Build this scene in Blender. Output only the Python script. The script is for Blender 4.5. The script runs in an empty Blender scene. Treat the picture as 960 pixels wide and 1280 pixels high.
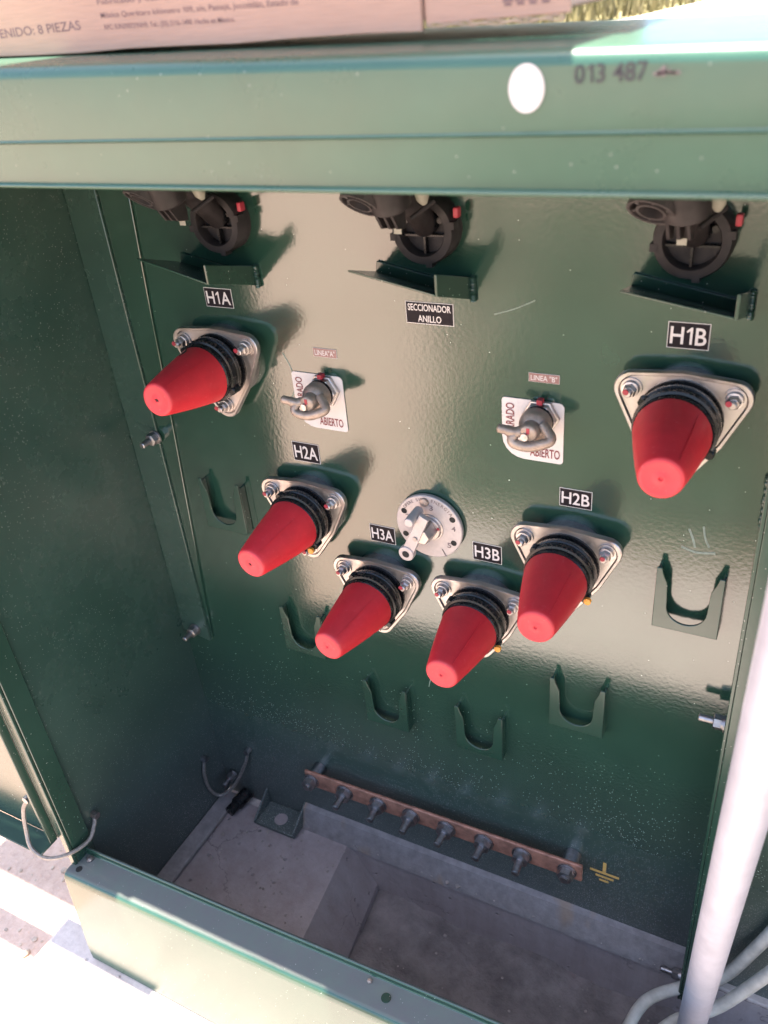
import bpy, bmesh, math, random
from mathutils import Vector, Matrix, Euler
random.seed(11)
PI = math.pi
scn = bpy.context.scene
col = scn.collection
# ------------------------------------------------------------------ camera
cam = bpy.data.cameras.new('camera'); camo = bpy.data.objects.new('camera', cam); col.objects.link(camo)
rx = Vector((.88580621, .45565722, -.08788546)); ry = -Vector((.17618781, -.50543245, -.84468686)); rz = -Vector((-.42930783, .73274452, -.52799645))
m = Matrix((rx, ry, rz)).transposed().to_4x4(); m.translation = (.824, -.8, 1.296)
camo.matrix_world = m
cam.sensor_fit = 'VERTICAL'; cam.sensor_height = 36; cam.sensor_width = 27; cam.lens = 29.78
cam.clip_start = .02; cam.clip_end = 900
cam.dof.use_dof = True; cam.dof.focus_distance = 1.12; cam.dof.aperture_fstop = 7.0
scn.camera = camo
scn.render.resolution_x = 768; scn.render.resolution_y = 1024
# ------------------------------------------------------------------ sky and sun
SUN = Vector((.12, -.012, -1)).normalized()          # the way the light travels
to_sun = -SUN
elev = math.asin(to_sun.z); azim = math.atan2(to_sun.x, to_sun.y)
w = bpy.data.worlds.new('World'); scn.world = w; w.use_nodes = True
nt = w.node_tree; bg = nt.nodes['Background']
sky = nt.nodes.new('ShaderNodeTexSky'); sky.sky_type = 'NISHITA'; sky.sun_disc = False
sky.sun_elevation = elev; sky.sun_rotation = azim; sky.dust_density = 2.0; sky.air_density = 1.0
nt.links.new(sky.outputs[0], bg.inputs[0]); bg.inputs[1].default_value = .10
sl = bpy.data.lights.new('sun', 'SUN'); sl.energy = 5.0; sl.angle = math.radians(.53); sl.color = (1, .91, .79)
so = bpy.data.objects.new('sun', sl); col.objects.link(so)
so.rotation_euler = SUN.to_track_quat('-Z', 'Y').to_euler(); so.location = (0, 0, 6)
vs = scn.view_settings; vs.view_transform = 'Standard'; vs.look = 'None'; vs.gamma = 1; vs.use_curve_mapping = False
vs.exposure = 2.7
scn.render.engine = 'CYCLES'
scn.cycles.max_bounces = 8; scn.cycles.diffuse_bounces = 5; scn.cycles.glossy_bounces = 4

# ------------------------------------------------------------------ materials
def newmat(name):
    m = bpy.data.materials.new(name); m.use_nodes = True
    return m, m.node_tree, m.node_tree.nodes['Principled BSDF']
def N(nt, kind, **kw):
    n = nt.nodes.new(kind)
    for k, v in kw.items(): setattr(n, k, v)
    return n
def noise(nt, scale, detail=3, rough=.5, coord=None, dims='3D'):
    n = N(nt, 'ShaderNodeTexNoise'); n.inputs['Scale'].default_value = scale; n.inputs['Detail'].default_value = detail; n.inputs['Roughness'].default_value = rough
    if coord is not None: nt.links.new(coord, n.inputs['Vector'])
    return n
def ramp(nt, src, stops):
    r = N(nt, 'ShaderNodeValToRGB'); e = r.color_ramp.elements
    e[0].position, e[0].color = stops[0][0], (*stops[0][1], 1) if not isinstance(stops[0][1], (int, float)) else (stops[0][1],)*3 + (1,)
    e[1].position, e[1].color = stops[-1][0], (*stops[-1][1], 1) if not isinstance(stops[-1][1], (int, float)) else (stops[-1][1],)*3 + (1,)
    for p, c in stops[1:-1]:
        x = e.new(p); x.color = (*c, 1) if not isinstance(c, (int, float)) else (c, c, c, 1)
    nt.links.new(src, r.inputs[0]); return r
def mixc(nt, f, a, b, mode='MIX'):
    n = N(nt, 'ShaderNodeMix', data_type='RGBA', blend_type=mode)
    for s, i in ((f, 0), (a, 6), (b, 7)):
        if isinstance(s, (int, float)): n.inputs[i].default_value = s
        elif isinstance(s, tuple): n.inputs[i].default_value = (*s, 1) if len(s) == 3 else s
        else: nt.links.new(s, n.inputs[i])
    return n.outputs[2]
def math_(nt, op, a, b=None, c=None, clamp=False):
    n = N(nt, 'ShaderNodeMath', operation=op); n.use_clamp = clamp
    for i, s in enumerate((a, b, c)):
        if s is None: continue
        if isinstance(s, (int, float)): n.inputs[i].default_value = s
        else: nt.links.new(s, n.inputs[i])
    return n.outputs[0]
def bump(nt, bsdf, h, strength, dist):
    b = N(nt, 'ShaderNodeBump'); b.inputs['Strength'].default_value = strength; b.inputs['Distance'].default_value = dist
    nt.links.new(h, b.inputs['Height']); nt.links.new(b.outputs[0], bsdf.inputs['Normal']); return b
def objco(nt):
    g = N(nt, 'ShaderNodeNewGeometry'); return g.outputs['Position'], g

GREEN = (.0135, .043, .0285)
def green_paint(name, base=GREEN, rough=.16, peel=.0006, dust=.0, dust_low=False, specks=.5, ior=1.62, top_dust=False, wave=.0):
    m, nt, b = newmat(name); pos, geo = objco(nt)
    n1 = noise(nt, 9, 5, .6, pos)
    c = ramp(nt, n1.outputs[0], [(.3, tuple(x*.86 for x in base)), (.7, tuple(x*1.14 for x in base))]).outputs[0]
    # dust specks: small bright grains
    v = N(nt, 'ShaderNodeTexVoronoi'); v.inputs['Scale'].default_value = 230; nt.links.new(pos, v.inputs['Vector'])
    sz = math_(nt, 'LESS_THAN', v.outputs['Distance'], .14)
    sep = N(nt, 'ShaderNodeSeparateColor'); nt.links.new(v.outputs['Color'], sep.inputs[0])
    n2 = noise(nt, 14, 4, .7, pos)
    dens = math_(nt, 'MULTIPLY', n2.outputs[0], .26*specks)
    if dust_low:
        sx = N(nt, 'ShaderNodeSeparateXYZ'); nt.links.new(pos, sx.inputs[0])
        low = N(nt, 'ShaderNodeMapRange'); low.inputs[1].default_value = .55; low.inputs[2].default_value = .05; low.inputs[3].default_value = .0; low.inputs[4].default_value = 1.0
        nt.links.new(sx.outputs[2], low.inputs[0])
        lo2 = math_(nt, 'POWER', low.outputs[0], 2.2)
        cl_ = ramp(nt, noise(nt, 5, 5, .75, pos).outputs[0], [(.38, .05), (.68, 1.0)]).outputs[0]; dens = math_(nt, 'ADD', dens, math_(nt, 'MULTIPLY', math_(nt, 'MULTIPLY', math_(nt, 'POWER', lo2, 1.7), cl_), .75))
    pick = math_(nt, 'LESS_THAN', sep.outputs[0], dens)
    sp = math_(nt, 'MULTIPLY', sz, pick)
    v2 = N(nt, 'ShaderNodeTexVoronoi'); v2.inputs['Scale'].default_value = 620; nt.links.new(pos, v2.inputs['Vector'])
    sep2 = N(nt, 'ShaderNodeSeparateColor'); nt.links.new(v2.outputs['Color'], sep2.inputs[0])
    sp2 = math_(nt, 'MULTIPLY', math_(nt, 'LESS_THAN', v2.outputs['Distance'], .3), math_(nt, 'LESS_THAN', sep2.outputs[1], dens))
    spk = math_(nt, 'MAXIMUM', math_(nt, 'MULTIPLY', sp, .75), math_(nt, 'MULTIPLY', sp2, .5))
    film = math_(nt, 'MULTIPLY', noise(nt, 9, 4, .5, pos).outputs[0], dust)
    if dust_low: film = math_(nt, 'ADD', film, math_(nt, 'MULTIPLY', lo2, .42))
    if top_dust:
        sn = N(nt, 'ShaderNodeSeparateXYZ'); nt.links.new(geo.outputs['Normal'], sn.inputs[0])
        up = N(nt, 'ShaderNodeMapRange'); up.inputs[1].default_value = .75; up.inputs[2].default_value = .98; nt.links.new(sn.outputs[2], up.inputs[0])
        nn = ramp(nt, noise(nt, 30, 6, .7, pos).outputs[0], [(.3, .40), (.7, .9)]).outputs[0]
        film = math_(nt, 'MAXIMUM', film, math_(nt, 'MULTIPLY', up.outputs[0], nn))
    film = math_(nt, 'MINIMUM', film, .95)
    c = mixc(nt, film, c, (.105, .094, .098)); c = mixc(nt, spk, c, (.52, .50, .47))
    nt.links.new(c, b.inputs['Base Color'])
    r = ramp(nt, noise(nt, 40, 4, .6, pos).outputs[0], [(.3, rough*.95), (.75, rough*1.18)]).outputs[0]
    r = math_(nt, 'ADD', r, math_(nt, 'MULTIPLY', film, .9)); r = math_(nt, 'ADD', r, math_(nt, 'MULTIPLY', spk, .5), clamp=True)
    nt.links.new(r, b.inputs['Roughness']); b.inputs['IOR'].default_value = ior
    pl = noise(nt, 210, 2, .5, pos); h = pl.outputs[0]
    if wave:
        h = math_(nt, 'ADD', h, math_(nt, 'MULTIPLY', noise(nt, 7, 1, .4, pos).outputs[0], wave))
    bump(nt, b, h, 1.0, peel)
    return m
def simple(name, base, rough, metal=0, var=.12, scale=60, bstr=.0, bscale=300, ior=1.5, sheen=0):
    m, nt, b = newmat(name); pos, geo = objco(nt)
    n = noise(nt, scale, 5, .6, pos)
    c = ramp(nt, n.outputs[0], [(.28, tuple(x*(1-var) for x in base)), (.72, tuple(min(1, x*(1+var)) for x in base))])
    nt.links.new(c.outputs[0], b.inputs['Base Color'])
    r = ramp(nt, noise(nt, scale*2.3, 4, .6, pos).outputs[0], [(.3, max(.02, rough*.75)), (.75, min(1, rough*1.3))])
    nt.links.new(r.outputs[0], b.inputs['Roughness']); b.inputs['Metallic'].default_value = metal; b.inputs['IOR'].default_value = ior
    if bstr: bump(nt, b, noise(nt, bscale, 4, .6, pos).outputs[0], 1.0, bstr)
    return m

M = {}
M['panel'] = green_paint('green_panel_paint', rough=.12, peel=.00011, dust=.02, dust_low=True, specks=.004, wave=5, ior=1.85)
M['wall'] = green_paint('green_wall_paint', base=(.019, .052, .038), rough=.2, peel=.00006, dust=.12, dust_low=True, specks=.45, wave=6)
M['green'] = green_paint('green_part_paint', rough=.2, peel=.00006, dust=.06, specks=.08)
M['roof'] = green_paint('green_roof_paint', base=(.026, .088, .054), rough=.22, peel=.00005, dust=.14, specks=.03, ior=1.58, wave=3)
M['sill'] = green_paint('green_sill_paint', base=(.018, .060, .038), rough=.18, peel=.00005, dust=.08, specks=.06, top_dust=True, ior=1.65, wave=3)
def red_mat(name, base, rough):
    m, nt, b = newmat(name); pos, geo = objco(nt)
    tc = N(nt, 'ShaderNodeTexCoord'); oi = N(nt, 'ShaderNodeObjectInfo')
    c = ramp(nt, noise(nt, 30, 5, .65, pos).outputs[0], [(.3, tuple(x*.86 for x in base)), (.72, tuple(x*1.12 for x in base))]).outputs[0]
    hs = N(nt, 'ShaderNodeHueSaturation'); nt.links.new(c, hs.inputs['Color'])
    nt.links.new(math_(nt, 'ADD', math_(nt, 'MULTIPLY', oi.outputs['Random'], .22), .90), hs.inputs['Value'])
    mp = N(nt, 'ShaderNodeMapping'); mp.inputs['Scale'].default_value = (260, 22, 260); nt.links.new(tc.outputs['Object'], mp.inputs[0])
    scf = ramp(nt, noise(nt, 1.0, 5, .7, mp.outputs[0]).outputs[0], [(.60, 0.0), (.74, 1.0)]).outputs[0]
    area = ramp(nt, noise(nt, 26, 3, .6, pos).outputs[0], [(.48, 0.0), (.64, 1.0)]).outputs[0]
    f = math_(nt, 'MULTIPLY', math_(nt, 'MULTIPLY', scf, area), .35)
    c2 = mixc(nt, f, hs.outputs[0], (.55, .20, .20))
    du = ramp(nt, noise(nt, 240, 4, .7, pos).outputs[0], [(.62, 0.0), (.75, 1.0)]).outputs[0]
    c2 = mixc(nt, math_(nt, 'MULTIPLY', du, .18), c2, (.45, .36, .32))
    nt.links.new(c2, b.inputs['Base Color']); nt.links.new(math_(nt, 'ADD', math_(nt, 'MULTIPLY', f, .8), rough), b.inputs['Roughness'])
    bump(nt, b, noise(nt, 380, 4, .6, pos).outputs[0], 1, .00012); return m
M['red'] = red_mat('red_cap_plastic', (.48, .018, .028), .46)
M['redface'] = red_mat('red_cap_end_plastic', (.56, .035, .045), .6)
M['black'] = simple('black_rubber', (.008, .008, .009), .28, var=.3, scale=60, ior=1.38)
M['blackp'] = simple('black_plastic', (.021, .0175, .018), .55, var=.35, scale=50, bstr=.0001, ior=1.35)
M['steel'] = simple('stainless_steel', (.47, .43, .415), .42, 1, var=.06, scale=70, bstr=.00002, bscale=300)
M['zinc'] = simple('zinc_bolt', (.33, .31, .315), .4, 1, var=.25, scale=160, bstr=.0003, bscale=600)
M['bronze'] = simple('dull_bronze', (.33, .26, .215), .5, .55, var=.25, scale=90, bstr=.0004, bscale=400)
M['alu'] = simple('dial_aluminium', (.46, .41, .395), .55, .4, var=.06, scale=120)
M['copper'] = simple('aged_copper', (.30, .135, .09), .55, .3, var=.42, scale=60, bstr=.0003, bscale=300)
M['white_vinyl'] = simple('white_vinyl', (.56, .515, .50), .5, var=.03)
M['black_vinyl'] = simple('black_vinyl', (.010, .007, .010), .55, var=.1, ior=1.25)
M['ink_red'] = simple('dark_red_ink', (.17, .03, .035), .5, var=.1)
M['ink_black'] = simple('black_ink', (.03, .03, .035), .5, var=.2)
M['ink_grey'] = simple('engraved_grey', (.16, .12, .12), .6, var=.2)
M['gold'] = simple('yellow_gold_ink', (.55, .33, .10), .45, var=.1)
M['redbit'] = simple('red_paint_mark', (.30, .02, .035), .5, var=.15)
M['orange'] = simple('orange_plug', (.75, .32, .05), .5, var=.15)
M['beige'] = simple('beige_fibre', (.22, .21, .17), .5, var=.15)
M['eyegrey'] = simple('highlit_black_plastic', (.040, .034, .034), .5, var=.3)  # lighter grey puts the highlight on the eye rims into the colour
M['hole'] = simple('hole_dark', (.008, .008, .008), .8, var=.1)
M['pvc'] = simple('white_pvc', (.39, .375, .415), .4, var=.10, scale=26)
M['cable'] = simple('pale_cable_sheath', (.46, .43, .38), .6, var=.28, scale=35)
M['wire'] = simple('braided_wire', (.26, .23, .21), .45, .6, var=.3, scale=300, bstr=.0006, bscale=900)

def concrete_mat(name='concrete', k=1.0, tint=(1.08, .97, .90), rough_cast=False):
    m, nt, b = newmat(name); pos, geo = objco(nt)
    n1 = noise(nt, 5, 8, .65, pos); n2 = noise(nt, 90, 5, .7, pos)
    c = ramp(nt, n1.outputs[0], [(.3, (.40, .365, .36)), (.5, (.50, .465, .45)), (.72, (.58, .55, .53))]).outputs[0]
    c = mixc(nt, .35, c, ramp(nt, n2.outputs[0], [(.3, (.3, .28, .28)), (.7, (.62, .6, .58))]).outputs[0])
    st = ramp(nt, noise(nt, 2.2, 6, .7, pos).outputs[0], [(.52, 0.0), (.66, 1.0)]).outputs[0]
    c = mixc(nt, math_(nt, 'MULTIPLY', st, .45), c, (.26, .23, .23))
    v = N(nt, 'ShaderNodeTexVoronoi'); v.inputs['Scale'].default_value = 34; nt.links.new(pos, v.inputs['Vector'])
    pit = ramp(nt, v.outputs['Distance'], [(.05, 1.0), (.12, 0.0)]).outputs[0]
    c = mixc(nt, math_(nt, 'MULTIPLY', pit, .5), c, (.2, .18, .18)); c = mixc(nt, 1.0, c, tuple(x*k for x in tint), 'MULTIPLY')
    if rough_cast:      # board marks, trowel streaks, cracks and dried mud
        mp = N(nt, 'ShaderNodeMapping'); mp.inputs['Scale'].default_value = (26, 26, 3.5); mp.inputs['Rotation'].default_value = (.3, .35, .2); nt.links.new(pos, mp.inputs[0])
        stk = noise(nt, 1.0, 6, .7, mp.outputs[0])
        c = mixc(nt, .55, c, ramp(nt, stk.outputs[0], [(.3, (.20, .165, .165)), (.7, (.34, .30, .30))]).outputs[0])
        vc = N(nt, 'ShaderNodeTexVoronoi', feature='DISTANCE_TO_EDGE'); vc.inputs['Scale'].default_value = 5.5
        wp = noise(nt, 9, 5, .7, pos); wv = N(nt, 'ShaderNodeMix', data_type='VECTOR'); wv.inputs[0].default_value = .12; nt.links.new(pos, wv.inputs[4]); nt.links.new(wp.outputs['Color'], wv.inputs[5]); nt.links.new(wv.outputs[1], vc.inputs['Vector'])
        ck = ramp(nt, vc.outputs['Distance'], [(.0, 1.0), (.010, 0.0)]).outputs[0]
        ckm = math_(nt, 'MULTIPLY', ck, ramp(nt, noise(nt, 4, 3, .5, pos).outputs[0], [(.5, 0.0), (.6, 1.0)]).outputs[0])
        c = mixc(nt, math_(nt, 'MULTIPLY', ckm, .6), c, (.07, .055, .055))
    nt.links.new(c, b.inputs['Base Color']); b.inputs['Roughness'].default_value = .85
    h = math_(nt, 'ADD', math_(nt, 'MULTIPLY', n1.outputs[0], 2.5), n2.outputs[0]); h = math_(nt, 'SUBTRACT', h, math_(nt, 'MULTIPLY', pit, 1.2))
    bump(nt, b, h, 1, .0016); return m
M['concrete'] = concrete_mat()
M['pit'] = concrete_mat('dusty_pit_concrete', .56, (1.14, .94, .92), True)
def soil_mat():
    m, nt, b = newmat('soil'); pos, geo = objco(nt)
    n1 = noise(nt, 1.3, 8, .7, pos); n2 = noise(nt, 60, 6, .75, pos); n3 = noise(nt, .12, 5, .6, pos)
    c = ramp(nt, n1.outputs[0], [(.3, (.49, .325, .265)), (.5, (.59, .41, .34)), (.7, (.67, .485, .41))]).outputs[0]
    c = mixc(nt, .4, c, ramp(nt, n2.outputs[0], [(.32, (.26, .18, .12)), (.7, (.66, .54, .42))]).outputs[0])
    # dry grass and weeds in large patches far from the pad
    L = N(nt, 'ShaderNodeVectorMath', operation='LENGTH'); nt.links.new(pos, L.inputs[0])
    far = N(nt, 'ShaderNodeMapRange'); far.inputs[1].default_value = 7; far.inputs[2].default_value = 14; nt.links.new(L.outputs['Value'], far.inputs[0])
    gp = ramp(nt, noise(nt, .9, 7, .75, pos).outputs[0], [(.36, (.24, .185, .10)), (.5, (.17, .145, .06)), (.64, (.07, .09, .03))]).outputs[0]
    sy0 = N(nt, 'ShaderNodeSeparateXYZ'); nt.links.new(pos, sy0.inputs[0]); bh = N(nt, 'ShaderNodeMapRange'); bh.inputs[1].default_value = 3; bh.inputs[2].default_value = 6; nt.links.new(sy0.outputs[1], bh.inputs[0])
    c = mixc(nt, math_(nt, 'MULTIPLY', far.outputs[0], bh.outputs[0]), c, gp)
    # dark patch painted into the soil, stands for people reflected in the panel
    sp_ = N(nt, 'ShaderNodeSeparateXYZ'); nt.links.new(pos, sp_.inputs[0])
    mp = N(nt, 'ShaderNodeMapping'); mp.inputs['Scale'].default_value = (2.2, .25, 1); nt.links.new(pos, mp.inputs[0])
    streak_n = noise(nt, 1.0, 5, .6, mp.outputs[0]).outputs[0]
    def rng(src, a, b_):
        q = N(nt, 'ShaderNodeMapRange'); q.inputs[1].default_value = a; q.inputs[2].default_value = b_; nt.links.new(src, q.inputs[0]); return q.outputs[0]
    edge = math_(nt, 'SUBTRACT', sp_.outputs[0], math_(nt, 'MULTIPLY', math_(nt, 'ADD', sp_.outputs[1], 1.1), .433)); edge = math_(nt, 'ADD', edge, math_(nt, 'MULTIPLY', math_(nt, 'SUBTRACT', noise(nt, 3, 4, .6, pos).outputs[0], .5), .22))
    refl_mask = math_(nt, 'MULTIPLY', rng(edge, -.22, -.06), rng(sp_.outputs[1], -1.08, -1.30)); refl_mask = math_(nt, 'MULTIPLY', refl_mask, rng(sp_.outputs[1], -7.5, -6.0))
    refl_mask = math_(nt, 'MULTIPLY', refl_mask, ramp(nt, streak_n, [(.36, .45), (.49, 1.0)]).outputs[0])
    refl_col = ramp(nt, noise(nt, 18, 6, .7, pos).outputs[0], [(.3, (.035, .042, .022)), (.7, (.10, .10, .06))]).outputs[0]
    c = mixc(nt, refl_mask, c, refl_col)
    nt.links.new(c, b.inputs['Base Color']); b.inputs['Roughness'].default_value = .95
    bump(nt, b, math_(nt, 'ADD', n2.outputs[0], math_(nt, 'MULTIPLY', n1.outputs[0], 2)), 1, .006); return m
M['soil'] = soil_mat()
def card_mat(name, base):
    m, nt, b = newmat(name); pos, geo = objco(nt)
    mp = N(nt, 'ShaderNodeMapping'); mp.inputs['Scale'].default_value = (3, 3, 60); nt.links.new(pos, mp.inputs[0])
    n1 = noise(nt, 14, 5, .6, mp.outputs[0]); n2 = noise(nt, 6, 4, .6, pos)
    c = ramp(nt, n1.outputs[0], [(.3, tuple(x*.9 for x in base)), (.7, tuple(x*1.08 for x in base))]).outputs[0]
    c = mixc(nt, .25, c, ramp(nt, n2.outputs[0], [(.3, tuple(x*.8 for x in base)), (.7, tuple(x*1.15 for x in base))]).outputs[0])
    nt.links.new(c, b.inputs['Base Color']); b.inputs['Roughness'].default_value = .8
    bump(nt, b, n1.outputs[0], 1, .0004); return m
M['card'] = card_mat('cardboard', (.50, .30, .215)); M['cardedge'] = card_mat('cardboard_torn_edge', (.40, .27, .18))

# ------------------------------------------------------------------ mesh helpers
class B:
    def __init__(s): s.bm = bmesh.new()
    def box(s, a, b, bev=0, seg=2):
        x0, y0, z0 = (min(a[i], b[i]) for i in range(3)); x1, y1, z1 = (max(a[i], b[i]) for i in range(3))
        v = [s.bm.verts.new(p) for p in ((x0,y0,z0),(x1,y0,z0),(x1,y1,z0),(x0,y1,z0),(x0,y0,z1),(x1,y0,z1),(x1,y1,z1),(x0,y1,z1))]
        f = [s.bm.faces.new([v[i] for i in q]) for q in ((0,3,2,1),(4,5,6,7),(0,1,5,4),(1,2,6,5),(2,3,7,6),(3,0,4,7))]
        if bev:
            e = {ed for fa in f for ed in fa.edges}
            bmesh.ops.bevel(s.bm, geom=list(e), offset=bev, segments=seg, profile=.5, affect='EDGES')
        return s
    def hexa(s, p):          # eight corners: four of the bottom ring, four of the top ring
        v = [s.bm.verts.new(q) for q in p]
        for q in ((3,2,1,0),(4,5,6,7),(0,1,5,4),(1,2,6,5),(2,3,7,6),(3,0,4,7)): s.bm.faces.new([v[i] for i in q])
        return s
    def lathe(s, prof, o=(0,0,0), axis=(0,-1,0), n=32, cap0=True, cap1=True):
        ax = Vector(axis).normalized(); t = Vector((0,0,1)) if abs(ax.z) < .9 else Vector((1,0,0))
        u = ax.cross(t).normalized(); w_ = ax.cross(u).normalized(); o = Vector(o); rings = []
        for d, r in prof:
            rings.append([s.bm.verts.new(o + ax*d + (u*math.cos(2*PI*k/n) + w_*math.sin(2*PI*k/n))*r) for k in range(n)])
        for a, b in zip(rings, rings[1:]):
            for k in range(n): s.bm.faces.new((a[k], a[(k+1) % n], b[(k+1) % n], b[k]))
        if cap0: s.bm.faces.new(rings[0][::-1])
        if cap1: s.bm.faces.new(rings[-1])
        return s
    def cyl(s, a, b, r, n=16, r2=None):
        a, b = Vector(a), Vector(b); d = (b-a); return s.lathe([(0, r), (d.length, r if r2 is None else r2)], a, d, n)
    def tube(s, pts, r, n=10, closed=False, cap=True):
        pts = [Vector(p) for p in pts]; rr = r if isinstance(r, (list, tuple)) else [r]*len(pts)
        rings = []; u = None; L = len(pts)
        for i, p in enumerate(pts):
            if closed: t = pts[(i+1) % L] - pts[i-1]
            else: t = pts[min(i+1, L-1)] - pts[max(i-1, 0)]
            t.normalize()
            if u is None:
                a = Vector((0,0,1)) if abs(t.z) < .9 else Vector((1,0,0)); u = t.cross(a).normalized()
            else: u = (u - t*u.dot(t)).normalized()
            w_ = t.cross(u)
            rings.append([s.bm.verts.new(p + (u*math.cos(2*PI*k/n) + w_*math.sin(2*PI*k/n))*rr[i]) for k in range(n)])
        pairs = list(zip(rings, rings[1:])) + ([(rings[-1], rings[0])] if closed else [])
        for a, b in pairs:
            for k in range(n): s.bm.faces.new((a[k], a[(k+1) % n], b[(k+1) % n], b[k]))
        if cap and not closed: s.bm.faces.new(rings[0][::-1]); s.bm.faces.new(rings[-1])
        return s
    def prism(s, out, y0, y1):      # outline in x, z; from y0 to y1
        a = [s.bm.verts.new((x, y0, z)) for x, z in out]; b = [s.bm.verts.new((x, y1, z)) for x, z in out]; n = len(out)
        s.bm.faces.new(a); s.bm.faces.new(b[::-1])
        for k in range(n): s.bm.faces.new((a[(k+1) % n], a[k], b[k], b[(k+1) % n]))
        return s
    def loft(s, rings, cap=True):
        R = [[s.bm.verts.new(p) for p in r] for r in rings]; n = len(R[0])
        for a, b in zip(R, R[1:]):
            for k in range(n): s.bm.faces.new((a[k], a[(k+1) % n], b[(k+1) % n], b[k]))
        if cap: s.bm.faces.new(R[0][::-1]); s.bm.faces.new(R[-1])
        return s
    def mesh(s, name, mat, ang=35, mats=None):
        bmesh.ops.recalc_face_normals(s.bm, faces=s.bm.faces)
        me = bpy.data.meshes.new(name); s.bm.to_mesh(me); s.bm.free()
        me.materials.append(M[mat] if isinstance(mat, str) else mat)
        for p in me.polygons: p.use_smooth = True
        me.set_sharp_from_angle(angle=math.radians(ang)); return me
def put(name, me, parent=None, loc=(0,0,0), rot=None):
    o = bpy.data.objects.new(name, me); col.objects.link(o); o.location = loc
    if rot is not None: o.rotation_euler = rot
    if parent is not None: o.parent = parent
    return o
def obj(name, b, mat, parent=None, loc=(0,0,0), bev=0, seg=2, ang=35, rot=None):
    o = put(name, b.mesh(name, mat, ang), parent, loc, rot)
    if bev:
        md = o.modifiers.new('bevel', 'BEVEL'); md.width = bev; md.segments = seg; md.limit_method = 'ANGLE'; md.angle_limit = math.radians(40)
    return o
def tag(o, label=None, cat=None, group=None, kind=None):
    if label: o['label'] = label
    if cat: o['category'] = cat
    if group: o['group'] = group
    if kind: o['kind'] = kind
    return o
def thing(name, label, cat, loc=(0,0,0), group=None):
    o = bpy.data.objects.new(name, None); col.objects.link(o); o.location = loc; o.empty_display_size = .05
    return tag(o, label, cat, group)
def rrect(x0, x1, z0, z1, r, n=5, rs=None):
    out = []; rs = rs or (r, r, r, r)     # corners: right-top, left-top, left-bottom, right-bottom
    for (cx, cz, a0, q) in ((x1, z1, 0, rs[0]), (x0, z1, 90, rs[1]), (x0, z0, 180, rs[2]), (x1, z0, 270, rs[3])):
        ccx = cx + (-q if cx == x1 else q); ccz = cz + (-q if cz == z1 else q)
        for k in range(n+1):
            t = math.radians(a0 + 90*k/n); out.append((ccx + q*math.cos(t), ccz + q*math.sin(t)))
    return out
ONE = ([(.20, 0), (.305, 0), (.305, .70), (.235, .70), (.20, .62)], [(.20, .62), (.235, .70), (.05, .555), (.05, .465), (.20, .545)])
def glyphs(s, bold):
    cu = bpy.data.curves.new('text', 'FONT'); cu.body = s; cu.size = 1.0; cu.align_x = 'LEFT'; cu.resolution_u = 3; cu.offset = bold
    o = bpy.data.objects.new('text', cu); col.objects.link(o)
    dg = bpy.context.evaluated_depsgraph_get(); me = bpy.data.meshes.new_from_object(o.evaluated_get(dg), preserve_all_data_layers=False, depsgraph=dg)
    bpy.data.objects.remove(o); bpy.data.curves.remove(cu); me.materials.clear(); return me
def text_mesh(s, bold=.012):
    """flat text in x, y; the figure one is drawn with its flag"""
    if '1' not in s: return glyphs(s, bold)
    q = bmesh.new(); x = 0; run = ''
    parts = []
    for ch in s + chr(0):
        if ch == '1' or ch == chr(0):
            if run: parts.append(run); run = ''
            if ch == '1': parts.append('1')
        else: run += ch
    for p in parts:
        if p == '1':
            for poly in ONE: q.faces.new([q.verts.new((x+a, b_, 0)) for a, b_ in poly])
            x += .44
        else:
            lead = len(p) - len(p.lstrip(' ')); tail = len(p) - len(p.rstrip(' ')); x += .28*lead
            if p.strip():
                me = glyphs(p.strip(), bold); xs = [v.co.x for v in me.vertices]
                for v in me.vertices: v.co.x += x - min(xs)
                q.from_mesh(me); x += max(xs)-min(xs) + .08
            x += .28*tail
    me = bpy.data.meshes.new('text'); q.to_mesh(me); q.free(); return me
def lettering(name, s, x0, z0, width, height, y, mat, parent, ang=0, bold=0.0, shear=0):
    """flat lettering on a plane of constant y, lower-left corner x0, z0, fitted to width and height"""
    me = text_mesh(s); xs = [v.co.x for v in me.vertices]; ys = [v.co.y for v in me.vertices]
    a, b, c, d = min(xs), max(xs), min(ys), max(ys); ca, sa = math.cos(ang), math.sin(ang)
    for v in me.vertices:
        u = (v.co.x - a)/(b-a)*width; t = (v.co.y - c)/(d-c)*height
        v.co = Vector((x0 + u*ca - t*sa, y, z0 + u*sa + t*ca))
    me.materials.append(M[mat]); me.name = name
    return put(name, me, parent)
def spline(P, n=8):
    P = [Vector(p) for p in P]; out = []; Q = [2*P[0]-P[1]] + P + [2*P[-1]-P[-2]]
    for i in range(1, len(Q)-2):
        for k in range(n):
            t = k/n; a, b, c, d = Q[i-1], Q[i], Q[i+1], Q[i+2]
            out.append(.5*((2*b) + (c-a)*t + (2*a-5*b+4*c-d)*t*t + (3*b-a-3*c+d)*t**3))
    out.append(P[-1]); return out

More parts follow.
